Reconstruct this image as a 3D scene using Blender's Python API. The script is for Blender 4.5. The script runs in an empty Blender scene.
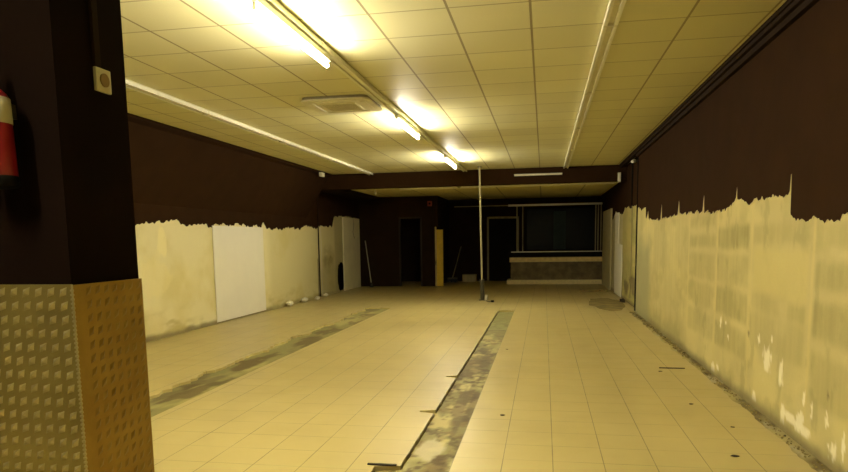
import bpy, math, random
import numpy as np
from mathutils import Matrix, Vector

# ------------------------------------------------------------------ camera, world, exposure
S = bpy.context.scene
COL = S.collection
PI = math.pi

cam_d = bpy.data.cameras.new('camera')
cam = bpy.data.objects.new('camera', cam_d)
COL.objects.link(cam)
yaw, pitch, roll = 0.18061817, 0.12065394, 0.01507807
fw = Vector((-math.sin(yaw) * math.cos(pitch), math.cos(yaw) * math.cos(pitch), -math.sin(pitch)))
rt0 = Vector((math.cos(yaw), math.sin(yaw), 0))
dn0 = fw.cross(rt0)
rt = rt0 * math.cos(roll) + dn0 * math.sin(roll)
dn = dn0 * math.cos(roll) - rt0 * math.sin(roll)
m = Matrix((rt, -dn, -fw)).transposed().to_4x4()
m.translation = Vector((0, 0, 1.51))
cam.matrix_world = m
cam_d.sensor_width = 36.0
cam_d.lens = 658.87 / 848 * 36
cam_d.shift_y = 84.0 / 848
cam_d.clip_start = 0.02
S.camera = cam

w = bpy.data.worlds.new('world')
S.world = w
w.use_nodes = True
w.node_tree.nodes['Background'].inputs[0].default_value = (0.012, 0.010, 0.005, 1)
w.node_tree.nodes['Background'].inputs[1].default_value = 0.0
S.view_settings.view_transform = 'Standard'
S.view_settings.look = 'None'
S.view_settings.gamma = 1
S.view_settings.use_curve_mapping = False
S.view_settings.exposure = 2.04

LIGHT_COL = (1.0, 0.92, 0.72)
TINT = (1.0, 0.970, 0.80)    # yellow cast of the lamp light, put into every surface colour
TUBE = 62.0            # radiance of every lit fluorescent tube

rnd = random.Random(7)
nr = np.random.RandomState(11)

# ------------------------------------------------------------------ numpy value noise
_G = nr.rand(256, 256)
def vn(x, y):
    x = np.asarray(x, float); y = np.asarray(y, float)
    xi = np.floor(x).astype(int); yi = np.floor(y).astype(int)
    fx = x - xi; fy = y - yi
    fx = fx * fx * (3 - 2 * fx); fy = fy * fy * (3 - 2 * fy)
    a = _G[xi % 256, yi % 256]; b = _G[(xi + 1) % 256, yi % 256]
    c = _G[xi % 256, (yi + 1) % 256]; d = _G[(xi + 1) % 256, (yi + 1) % 256]
    return (a * (1 - fx) + b * fx) * (1 - fy) + (c * (1 - fx) + d * fx) * fy
def fbm(x, y, o=4):
    s = 0; a = 0.5; t = 0
    for k in range(o):
        s = s + a * vn(np.asarray(x) * 2 ** k + 17.3 * k, np.asarray(y) * 2 ** k + 5.1 * k); t += a; a *= 0.55
    return s / t
def sst(a, b, x):
    t = np.clip((x - a) / (b - a), 0, 1)
    return t * t * (3 - 2 * t)
def rect(u, v, u0, u1, v0, v1, e=0.04, n=0.05):
    un = u + (fbm(u * 5, v * 5) - .5) * n; vv = v + (fbm(u * 4 + 9, v * 6 + 3) - .5) * n
    return sst(u0 - e, u0 + e, un) * (1 - sst(u1 - e, u1 + e, un)) * sst(v0 - e, v0 + e, vv) * (1 - sst(v1 - e, v1 + e, vv))
def blob(u, v, cu, cv, ru, rv, n=.5):
    d = np.sqrt(((u - cu) / ru) ** 2 + ((v - cv) / rv) ** 2) + (fbm((u - cu) / ru * 1.4 + cu * 7, (v - cv) / rv * 1.4 + cv * 5) - .5) * n * 2.6
    return 1 - sst(.75, 1.1, d)

# ------------------------------------------------------------------ materials
class Nodes:
    def __init__(s, name):
        s.m = bpy.data.materials.new(name); s.m.use_nodes = True
        s.t = s.m.node_tree; s.b = s.t.nodes['Principled BSDF']; s.tc = None
    def n(s, typ, **k):
        nd = s.t.nodes.new(typ)
        for a, b in k.items(): setattr(nd, a, b)
        return nd
    def L(s, a, b): s.t.links.new(a, b)
    def co(s):
        if not s.tc: s.tc = s.n('ShaderNodeTexCoord')
        return s.tc.outputs['Object']
    def val(s, sock, v):
        if hasattr(v, 'is_output'): s.L(v, sock)
        else: sock.default_value = v
    def math(s, op, a, b=0.0, c=None, clamp=False):
        nd = s.n('ShaderNodeMath', operation=op, use_clamp=clamp)
        s.val(nd.inputs[0], a); s.val(nd.inputs[1], b)
        if c is not None: s.val(nd.inputs[2], c)
        return nd.outputs[0]
    def noise(s, scale, detail=4, rough=.55, vec=None, dist=0):
        nd = s.n('ShaderNodeTexNoise'); nd.inputs['Scale'].default_value = scale
        nd.inputs['Detail'].default_value = detail; nd.inputs['Roughness'].default_value = rough
        nd.inputs['Distortion'].default_value = dist
        s.L(vec or s.co(), nd.inputs['Vector']); return nd.outputs['Fac']
    def ramp(s, f, stops):
        nd = s.n('ShaderNodeValToRGB'); e = nd.color_ramp.elements
        while len(e) < len(stops): e.new(.5)
        for q, (p, c) in zip(e, stops): q.position = p; q.color = (*[a * b for a, b in zip(c, TINT)], 1)
        s.L(f, nd.inputs[0]); return nd.outputs[0]
    def mix(s, f, a, b, typ='MIX'):
        nd = s.n('ShaderNodeMix', data_type='RGBA', blend_type=typ)
        s.val(nd.inputs[0], f)
        for i, v in ((6, a), (7, b)):
            if hasattr(v, 'is_output'): s.L(v, nd.inputs[i])
            else: nd.inputs[i].default_value = (*(v if typ == 'MULTIPLY' else [a * b for a, b in zip(v, TINT)]), 1)
        return nd.outputs[2]
    def bump(s, h, st=.2, d=.01):
        nd = s.n('ShaderNodeBump'); nd.inputs['Strength'].default_value = st; nd.inputs['Distance'].default_value = d
        s.L(h, nd.inputs['Height']); s.L(nd.outputs[0], s.b.inputs['Normal'])
    def out(s, col, rough=.6, metal=0, spec=.5):
        s.val(s.b.inputs['Base Color'], col if hasattr(col, 'is_output') else (*col, 1))
        s.val(s.b.inputs['Roughness'], rough); s.b.inputs['Metallic'].default_value = metal
        s.b.inputs['Specular IOR Level'].default_value = spec
        return s.m

def plain(name, c, rough=.6, metal=0, var=.12, sc=12, bump=.05, spec=.4):
    q = Nodes(name)
    f = q.noise(sc, 4)
    a = tuple(x * (1 - var) for x in c); b = tuple(min(1, x * (1 + var)) for x in c)
    col = q.ramp(f, [(.3, a), (.7, b)])
    if bump: q.bump(q.noise(sc * 6, 3), bump, .004)
    return q.out(col, rough, metal, spec)

BROWN = (0.029, 0.0138, 0.0060)
M = {}
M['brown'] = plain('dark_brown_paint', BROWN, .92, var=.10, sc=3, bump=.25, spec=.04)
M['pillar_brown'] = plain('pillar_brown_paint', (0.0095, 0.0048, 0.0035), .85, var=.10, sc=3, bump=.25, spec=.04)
M['near_black'] = plain('blackish_brown_paint', (0.024, 0.014, 0.0085), .85, var=.15, sc=3, spec=.05)
M['black'] = plain('black_paint', (0.006, 0.0052, 0.004), .7, spec=.08)
M['white'] = plain('white_enamel', (.78, .77, .70), .4, var=.04)
M['offwhite'] = plain('aged_white_plastic', (.66, .63, .50), .45, var=.06)
M['board'] = plain('pale_plasterboard', (.84, .83, .82), .7, var=.02, sc=2.5)
M['steel'] = plain('dull_steel', (.52, .51, .46), .4, metal=.8, var=.15, sc=30)
M['darksteel'] = plain('dark_steel', (.10, .095, .08), .5, metal=.5)
M['red'] = plain('red_enamel', (.27, .004, .012), .4, var=.06, spec=.6)
M['yellow'] = plain('yellow_varnished_wood', (.66, .46, .03), .45, var=.12, sc=6)
M['wood'] = plain('pale_worn_wood', (.85, .70, .36), .5, var=.15, sc=7)
M['panelwood'] = plain('dull_brown_panelling', (.17, .13, .065), .55, var=.45, sc=4)
M['frame'] = plain('dusty_grey_frame', (.27, .24, .15), .5, var=.1)
M['blue'] = plain('dark_blue_bristle', (.02, .03, .05), .8)
M['chunk'] = plain('plaster_crumb', (.82, .80, .70), .9, var=.1, sc=60, bump=.4)
M['rubble'] = plain('dirty_rubble', (.30, .25, .12), .95, var=.8, sc=25, bump=.6)
M['chip'] = plain('dark_crumb', (.05, .04, .03), .9)
q = Nodes('dark_glass'); M['glass'] = q.out(q.ramp(q.noise(1.2), [(.3, (.005, .007, .007)), (.7, (.007, .011, .012))]), .35, 0, .15)
q = Nodes('teal_reflection'); M['teal'] = q.out(q.ramp(q.noise(9), [(.3, (.010, .030, .032)), (.7, (.016, .045, .045))]), .5, 0, .3)

# lit tube
q = Nodes('lit_tube')
q.b.inputs['Base Color'].default_value = (.9, .9, .85, 1)
q.b.inputs['Emission Color'].default_value = (*LIGHT_COL, 1)
q.b.inputs['Emission Strength'].default_value = TUBE
M['tube'] = q.m
M['deadtube'] = plain('unlit_white_tube', (.80, .79, .72), .3, var=.02)

# floor tiles
q = Nodes('beige_floor_tiles')
sp = q.n('ShaderNodeSeparateXYZ'); q.L(q.co(), sp.inputs[0])
P = .337
u = q.math('DIVIDE', q.math('SUBTRACT', sp.outputs[0], .069), P)
v = q.math('DIVIDE', q.math('SUBTRACT', sp.outputs[1], 4.426), P)
fu = q.math('ABSOLUTE', q.math('SUBTRACT', q.math('FRACT', u), .5))
fv = q.math('ABSOLUTE', q.math('SUBTRACT', q.math('FRACT', v), .5))
wn = q.noise(1.7, 3)
wu = q.math('MULTIPLY', wn, .020)
gu = q.math('GREATER_THAN', fu, q.math('SUBTRACT', .4985, q.math('MULTIPLY', wn, .016)))
gv = q.math('GREATER_THAN', fv, q.math('SUBTRACT', .4985, q.math('MULTIPLY', wn, .013)))
cell = q.n('ShaderNodeCombineXYZ'); q.L(q.math('FLOOR', u), cell.inputs[0]); q.L(q.math('FLOOR', v), cell.inputs[1])
wh = q.n('ShaderNodeTexWhiteNoise', noise_dimensions='2D'); q.L(cell.outputs[0], wh.inputs[0])
base = q.ramp(q.noise(1.1, 5, .6), [(.25, (.475, .397, .185)), (.5, (.535, .452, .219)), (.78, (.585, .500, .247))])
base = q.mix(q.math('MULTIPLY', wh.outputs[0], .16), base, (0.52, 0.4324, 0.2046))
fine = q.noise(38, 3)
base = q.mix(q.math('MULTIPLY', fine, .12), base, (0.5, 0.4136, 0.1922))
jn = q.noise(2.6, 2)
gcol = (.10, .075, .03)
c1 = q.mix(q.math('MULTIPLY', gu, q.math('ADD', .35, q.math('MULTIPLY', jn, .75)), clamp=True), base, gcol)
c2 = q.mix(q.math('MULTIPLY', gv, q.math('SUBTRACT', q.math('MULTIPLY', q.noise(1.3, 2, vec=None), 1.8), .38), clamp=True), c1, gcol)
q.bump(q.math('MAXIMUM', gu, gv), -.25, .003)
M['tiles'] = q.out(c2, q.math('ADD', .26, q.math('MULTIPLY', q.noise(3), .22)), 0, .5)

# ceiling tiles
def ceiling_mat(name, c0, c1_, ox, oy, px, py, line=.5):
    q = Nodes(name)
    sp = q.n('ShaderNodeSeparateXYZ'); q.L(q.co(), sp.inputs[0])
    u = q.math('DIVIDE', q.math('SUBTRACT', sp.outputs[0], ox), px)
    v = q.math('DIVIDE', q.math('SUBTRACT', sp.outputs[1], oy), py)
    fu = q.math('ABSOLUTE', q.math('SUBTRACT', q.math('FRACT', q.math('ADD', u, .5)), .5))
    fv = q.math('ABSOLUTE', q.math('SUBTRACT', q.math('FRACT', q.math('ADD', v, .5)), .5))
    gu = q.math('LESS_THAN', fu, .016); gv = q.math('LESS_THAN', fv, .015)
    cell = q.n('ShaderNodeCombineXYZ'); q.L(q.math('FLOOR', u), cell.inputs[0]); q.L(q.math('FLOOR', v), cell.inputs[1])
    wh = q.n('ShaderNodeTexWhiteNoise', noise_dimensions='2D'); q.L(cell.outputs[0], wh.inputs[0])
    col = q.mix(wh.outputs[0], c0, c1_)
    col = q.mix(q.math('MULTIPLY', q.noise(60, 3), .10), col, (.4, .36, .25))
    g = q.math('MAXIMUM', gu, q.math('MULTIPLY', gv, .75))
    col = q.mix(q.math('MULTIPLY', g, line), col, (.22, .17, .08))  # shadow line along the same-coloured grid bars, painted dark
    q.bump(g, -.3, .004)
    return q.out(col, .55, 0, .4)
M['ceil'] = ceiling_mat('ceiling_tiles', (.66, .64, .43), (.715, .70, .475), -.11, 5.033, .6, .62, .85)
M['ceil2'] = ceiling_mat('rear_ceiling_boards', (.92, .84, .42), (.96, .88, .46), -.11, 17.2, 1.2, 9, .6)

# vertex-coloured plaster / concrete (stains stored per vertex)
def attr_mat(name, bumps=.35, rough=.85, sc=30):
    q = Nodes(name)
    at = q.n('ShaderNodeVertexColor', layer_name='stain')
    f = q.noise(sc, 5, .65)
    col = q.mix(q.math('MULTIPLY', f, .35), at.outputs[0], (.75, .75, .75), 'MULTIPLY')
    q.bump(q.noise(sc * .7, 6, .7), bumps, .01)
    return q.out(col, rough, 0, .3)
M['plaster'] = attr_mat('scraped_plaster')
M['screed'] = attr_mat('stained_screed', .6, .6, 18)

# tread plate
q = Nodes('tread_plate_metal')
c = q.ramp(q.noise(3.5, 5, .6), [(.3, (0.33, 0.27, 0.105)), (.7, (0.46, 0.39, 0.17))])
M['tread'] = q.out(c, q.math('ADD', .30, q.math('MULTIPLY', q.noise(9), .2)), .75, .5)
q = Nodes('tread_plate_worn_tops')
c = q.ramp(q.noise(5, 4, .6), [(.3, (.50, .45, .27)), (.7, (.68, .62, .40))])
M['tread_worn'] = q.out(c, .36, .75, .5)
q = Nodes('tread_plate_stained_tops')
c = q.ramp(q.noise(7, 4, .6), [(.3, (.22, .14, .035)), (.7, (.42, .30, .10))])
M['tread_stained'] = q.out(c, .45, .5, .5)
q = Nodes('tread_plate_grimy')
c = q.ramp(q.noise(4.5, 5, .65), [(.3, (0.3, 0.188, 0.0434)), (.7, (0.46, 0.3102, 0.0868))])
M['tread_dirty'] = q.out(c, q.math('ADD', .38, q.math('MULTIPLY', q.noise(9), .25)), .6, .5)

# ------------------------------------------------------------------ mesh helpers
def tag(o, label=None, cat=None, group=None, kind=None):
    for k, v_ in (('label', label), ('category', cat), ('group', group), ('kind', kind)):
        if v_: o[k] = v_
    return o
def thing(name, label, cat, loc, group=None):
    o = bpy.data.objects.new(name, None); o.empty_display_size = .1
    COL.objects.link(o); o.location = loc
    return tag(o, label, cat, group)

class MB:
    def __init__(s): s.v = []; s.f = []; s.sm = []
    def add(s, vs, fs, smooth=False):
        b = len(s.v); s.v += [tuple(p) for p in vs]
        for f in fs: s.f.append([i + b for i in f]); s.sm.append(smooth)
        return s
    def box(s, x0, x1, y0, y1, z0, z1, bev=0.0):
        if bev <= 0:
            vs = [(x, y, z) for x in (x0, x1) for y in (y0, y1) for z in (z0, z1)]
            return s.add(vs, [(0, 1, 3, 2), (4, 6, 7, 5), (0, 4, 5, 1), (2, 3, 7, 6), (0, 2, 6, 4), (1, 5, 7, 3)])
        import bmesh
        bm = bmesh.new(); bmesh.ops.create_cube(bm, size=1)
        for v_ in bm.verts:
            v_.co = Vector(((x0 + x1) / 2 + v_.co.x * (x1 - x0), (y0 + y1) / 2 + v_.co.y * (y1 - y0), (z0 + z1) / 2 + v_.co.z * (z1 - z0)))
        bmesh.ops.bevel(bm, geom=list(bm.edges), offset=bev, segments=2, affect='EDGES', profile=.6)
        bm.verts.index_update()
        s.add([v_.co[:] for v_ in bm.verts], [[v_.index for v_ in f.verts] for f in bm.faces]); bm.free(); return s
    def tube(s, a, b, r, r2=None, n=12, cap=True):
        a = Vector(a); b = Vector(b); r2 = r if r2 is None else r2
        d = (b - a).normalized(); t = Vector((0, 0, 1)) if abs(d.z) < .9 else Vector((1, 0, 0))
        p = d.cross(t).normalized(); q_ = d.cross(p)
        vs = []
        for c, rr in ((a, r), (b, r2)):
            for i in range(n):
                an = 2 * PI * i / n; vs.append(c + (p * math.cos(an) + q_ * math.sin(an)) * rr)
        s.add(vs, [(i, (i + 1) % n, n + (i + 1) % n, n + i) for i in range(n)], True)
        if cap: s.add(vs, [list(range(n))[::-1], list(range(n, 2 * n))])
        return s
    def path(s, pts, r, n=8):
        for a, b in zip(pts[:-1], pts[1:]): s.tube(a, b, r, n=n)
        return s
    def lathe(s, c, prof, n=28):
        vs = []
        for r, z in prof:
            for i in range(n):
                an = 2 * PI * i / n; vs.append((c[0] + r * math.cos(an), c[1] + r * math.sin(an), c[2] + z))
        k = len(prof)
        s.add(vs, [(j * n + i, j * n + (i + 1) % n, (j + 1) * n + (i + 1) % n, (j + 1) * n + i) for j in range(k - 1) for i in range(n)], True)
        return s
    def prism(s, pts, axis, a0, a1):
        """closed 2-D outline extruded along axis from a0 to a1"""
        n = len(pts)
        def mk(p, a):
            return (a, p[0], p[1]) if axis == 0 else ((p[0], a, p[1]) if axis == 1 else (p[0], p[1], a))
        vs = [mk(p, a0) for p in pts] + [mk(p, a1) for p in pts]
        return s.add(vs, [list(range(n)), list(range(2 * n - 1, n - 1, -1))] + [(i, n + i, n + (i + 1) % n, (i + 1) % n) for i in range(n)])
    def build(s, name, mat, parent=None, local=False):
        off = Vector((0, 0, 0))
        p = parent
        while p is not None and not local: off += p.location; p = p.parent
        me = bpy.data.meshes.new(name)
        me.from_pydata([(x - off.x, y - off.y, z - off.z) for x, y, z in s.v], [], s.f)
        me.materials.append(mat)
        me.polygons.foreach_set('use_smooth', s.sm); me.update()
        import bmesh
        bm = bmesh.new(); bm.from_mesh(me); bmesh.ops.recalc_face_normals(bm, faces=bm.faces); bm.to_mesh(me); bm.free()
        o = bpy.data.objects.new(name, me); COL.objects.link(o)
        if parent: o.parent = parent
        return o
def struct(o): o['kind'] = 'structure'; return o
def ref(mb, name, mat, label, cat, group=None):
    """a thing that is a single mesh, its origin moved to its base centre"""
    xs = [p[0] for p in mb.v]; ys = [p[1] for p in mb.v]; zs = [p[2] for p in mb.v]
    c = ((min(xs) + max(xs)) / 2, (min(ys) + max(ys)) / 2, min(zs))
    mb.v = [(x - c[0], y - c[1], z - c[2]) for x, y, z in mb.v]
    o = mb.build(name, mat, None, True); o.location = c
    return tag(o, label, cat, group)

def grid_mesh(name, Pts, mat, colr=None, keep=None, parent=None):
    """Pts: (a,b,3) array of points"""
    a, b = Pts.shape[:2]
    idx = np.arange(a * b).reshape(a, b)
    F = np.stack([idx[:-1, :-1], idx[1:, :-1], idx[1:, 1:], idx[:-1, 1:]], -1).reshape(-1, 4)
    if keep is not None: F = F[keep.reshape(-1)]
    me = bpy.data.meshes.new(name)
    me.vertices.add(a * b); me.vertices.foreach_set('co', Pts.reshape(-1).astype(np.float32))
    me.loops.add(len(F) * 4); me.loops.foreach_set('vertex_index', F.reshape(-1).astype(np.int32))
    me.polygons.add(len(F)); me.polygons.foreach_set('loop_start', np.arange(0, len(F) * 4, 4, dtype=np.int32))
    me.update(calc_edges=True)
    if colr is not None:
        at = me.color_attributes.new('stain', 'FLOAT_COLOR', 'POINT')
        c = np.concatenate([colr.reshape(-1, 3) * np.array(TINT), np.ones((a * b, 1))], 1)
        at.data.foreach_set('color', c.reshape(-1).astype(np.float32))
    me.materials.append(mat)
    o = bpy.data.objects.new(name, me); COL.objects.link(o)
    if parent: o.parent = parent
    return o

# ------------------------------------------------------------------ dimensions
XL, XR, XR2 = -6.05, 1.83, 1.92
Y0, YB = -2.6, 24.0
ZC, ZC2 = 3.20, 2.93
YBEAM = 16.4

# ------------------------------------------------------------------ floor
ys = np.arange(Y0, YB + .3, .04)
n1 = (vn(ys * 6, ys * 0 + 3) - .5); n2 = (vn(ys * 15, ys * 0 + 9) - .5); n3 = (vn(ys * 3, ys * 0 + 31) - .5)
inL = (ys > 1.0) & (ys < 14.5)
L1 = np.where(inL, -3.89 + .10 * n3 + .07 * n2 + .05 * n1, -3.6)
L1 = np.where(inL & (ys > 12.5), L1 - .06, L1)
L2 = np.where(inL, -3.385 + .008 * n2, -3.6)
inR = (ys > 1.0) & (ys < 14.02)
R1 = np.where(inR, -.942 + .010 * n2, -.77)
R1 = np.where(inR & (ys < 4.17), -1.12 + .03 * n2, R1)
R1 = np.where((ys > 7.10) & (ys < 7.20), -1.06 + .04 * n2, R1)
R1 = np.where((ys > 5.58) & (ys < 5.66), -1.08, R1)
R2 = np.where(inR, -.605 + .006 * n2, -.77)
RR = np.where(ys < 13.9, 1.735 + .03 * n1 + .02 * n2, XR2)
RR = np.where((ys > 8.5) & (ys < 13.9), 1.735 - .02 + .05 * n1, RR)
fl = MB()
TH = .03
for i in range(len(ys) - 1):
    y, yn = ys[i], ys[i + 1]
    for A, B in ((np.full_like(ys, XL - .1), L1), (L2, R1), (R2, RR)):
        fl.add([(A[i], y, 0), (B[i], y, 0), (B[i + 1], yn, 0), (A[i + 1], yn, 0)], [(0, 1, 2, 3)])
    for A in (L1, L2, R1, R2, RR):
        fl.add([(A[i], y, 0), (A[i + 1], yn, 0), (A[i + 1], yn, -TH), (A[i], y, -TH)], [(0, 1, 2, 3)])
for a, b, y in ((-3.96, -3.385, 14.52), (-.942, -.605, 14.04)):
    fl.add([(a - .1, y, 0), (b + .05, y, 0), (b + .05, y, -TH), (a - .1, y, -TH)], [(0, 1, 2, 3)])
floor = struct(fl.build('floor', M['tiles']))
floor['label'] = 'worn beige square floor tiles with two stripped channels'

def screed(x0, x1, y0, y1, step, fn, z=None):
    xs = np.arange(x0, x1 + step, step); yy = np.arange(y0, y1 + step, step)
    X, Y = np.meshgrid(xs, yy, indexing='ij')
    Z = (-TH if z is None else z) + .006 * fbm(X * 6, Y * 6) - .003
    o = grid_mesh('screed', np.stack([X, Y, Z], -1), M['screed'], fn(X, Y), None, floor)
    return o
def mixc(a, b, t): return a * (1 - t[..., None]) + np.array(b) * t[..., None]
def strip_col(X, Y):
    c = np.ones(X.shape + (3,)) * np.array((0.28, 0.26, 0.115))
    c = mixc(c, (0.46, 0.423, 0.2046), sst(.5, .72, fbm(X * 3 + 5, Y * 1.6)))
    c = mixc(c, (.20, .14, .05), sst(.46, .66, fbm(X * 7, Y * 5 + 40, 6)) * .85)
    c = mixc(c, (.10, .06, .02), sst(.56, .70, fbm(X * 12 + 3, Y * 8 + 11, 5)) * .85)
    c = mixc(c, (0.62, 0.5452, 0.2728), sst(.64, .72, fbm(X * 5 + 30, Y * 3 + 8)) * .8)
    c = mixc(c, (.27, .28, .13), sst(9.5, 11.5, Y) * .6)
    c = mixc(c, (.09, .065, .035), blob(X, Y, -.78, 8.9, .16, .5, 1.1) * .7)
    c = mixc(c, (.12, .08, .04), blob(X, Y, -.80, 7.8, .14, .6, 1.2) * .6)
    c = mixc(c, (.12, .08, .04), blob(X, Y, -.72, 6.1, .10, .7, 1.3) * .65)
    c = mixc(c, (.12, .09, .05), (1 - sst(.01, .05, np.abs(Y - 11.1 - .25 * (X + .8)))) * .8)
    c = mixc(c, (.58, .54, .42), blob(X, Y, -.83, 4.7, .09, .25) * .8)
    return c
def strip_col_l(X, Y):
    c = np.ones(X.shape + (3,)) * np.array((0.28, 0.265, 0.12))
    c = mixc(c, (0.44, 0.4042, 0.1922), sst(.5, .7, fbm(X * 3 + 15, Y * 1.2)))
    c = mixc(c, (.19, .16, .08), sst(.50, .64, fbm(X * 4 + 2, Y * 1.5 + 4)) * .9)
    for cy, cx, ry in ((6.35, -3.62, .55), (7.9, -3.72, .5), (9.6, -3.6, .5), (10.8, -3.66, .35), (12.1, -3.5, .3), (13.3, -3.6, .3)):
        c = mixc(c, (.11, .065, .025), blob(X, Y, cx, cy, .14, ry, .9) * .75)
    return c
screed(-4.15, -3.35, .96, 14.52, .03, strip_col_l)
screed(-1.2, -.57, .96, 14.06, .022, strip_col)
def edge_col(X, Y):
    c = np.ones(X.shape + (3,)) * np.array((.50, .45, .24))
    c = mixc(c, (.14, .10, .045), sst(.45, .65, fbm(X * 6, Y * 3)) * .8)
    c = mixc(c, (.5, .47, .36), sst(.6, .7, fbm(X * 9 + 4, Y * 5 + 4)))
    return c
screed(1.62, 1.90, Y0, 14.0, .03, edge_col, -.008)

# ------------------------------------------------------------------ curtain walls: scraped plaster below, brown paint above
def band(name, X, side, yy, top, ztop, colfn, nz=70, hole=None, paint=M['brown']):
    t = np.linspace(0, 1, nz)
    Yg = np.repeat(yy[:, None], nz, 1); Zg = top[:, None] * t[None, :]
    Xg = np.full_like(Yg, X)
    keep = None
    if hole is not None:
        yc = (Yg[:-1, :-1] + Yg[1:, 1:]) / 2; zc = (Zg[:-1, :-1] + Zg[1:, 1:]) / 2
        keep = ~hole(yc, zc)
    up = np.stack([np.stack([np.full_like(yy, X - side * .005), yy, top], -1),
                   np.stack([np.full_like(yy, X - side * .005), yy, np.full_like(yy, ztop)], -1)], 1)
    edge = np.stack([np.stack([np.full_like(yy, X + side * .004), yy, top], -1), up[:, 0]], 1)
    o = grid_mesh(name, up, paint); struct(o)
    grid_mesh('plaster', np.stack([Xg, Yg, Zg], -1), M['plaster'], colfn(Yg, Zg), keep, o)
    grid_mesh('paint_edge', edge, M['chunk'], None, None, o)
    return o

RP = [(-2.6, 1.62), (4.0, 1.62), (4.479, 1.63), (4.546, 1.62), (4.615, 1.603), (4.797, 1.602), (4.981, 1.627), (5.03, 1.608), (5.251, 1.614), (5.37, 1.625), (5.435, 1.656), (5.447, 1.946), (5.462, 1.95), (5.472, 1.835), (5.530, 1.812), (5.81, 1.813), (6.136, 1.824), (6.323, 1.8), (6.468, 1.799), (6.721, 1.849), (6.86, 1.86), (6.883, 1.96), (6.903, 1.85), (7.122, 1.793), (7.422, 1.766), (7.841, 1.76), (8.123, 1.794), (8.18, 1.80), (8.222, 1.97), (8.27, 1.8), (8.689, 1.804), (9.342, 1.803), (9.60, 1.81), (9.672, 2.005), (9.744, 1.804), (10.497, 1.785), (10.985, 1.797), (11.048, 2.004), (11.11, 1.788), (11.683, 1.787), (12.222, 1.819), (12.34, 1.83), (12.417, 1.965), (12.6, 1.84), (12.695, 1.868), (12.72, 2.03), (13.0, 2.05), (13.3, 2.03), (13.9, 2.10)]
yy = np.unique(np.concatenate([np.arange(Y0, 4, .2), np.arange(4, 13.9, .018), np.array([p[0] for p in RP]), [13.9]]))
kp = [True]
for a_ in range(1, len(yy)): kp.append(yy[a_] - yy[a_ - 1] > .004)
yy = yy[np.array(kp)]
top = np.interp(yy, [p[0] for p in RP], [p[1] for p in RP])
top = top + (vn(yy * 26, yy * 0) - .5) * .034 + (vn(yy * 50, yy * 0 + 7) - .5) * .018 + (vn(yy * 7, yy * 0 + 5) - .5) * .03
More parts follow.
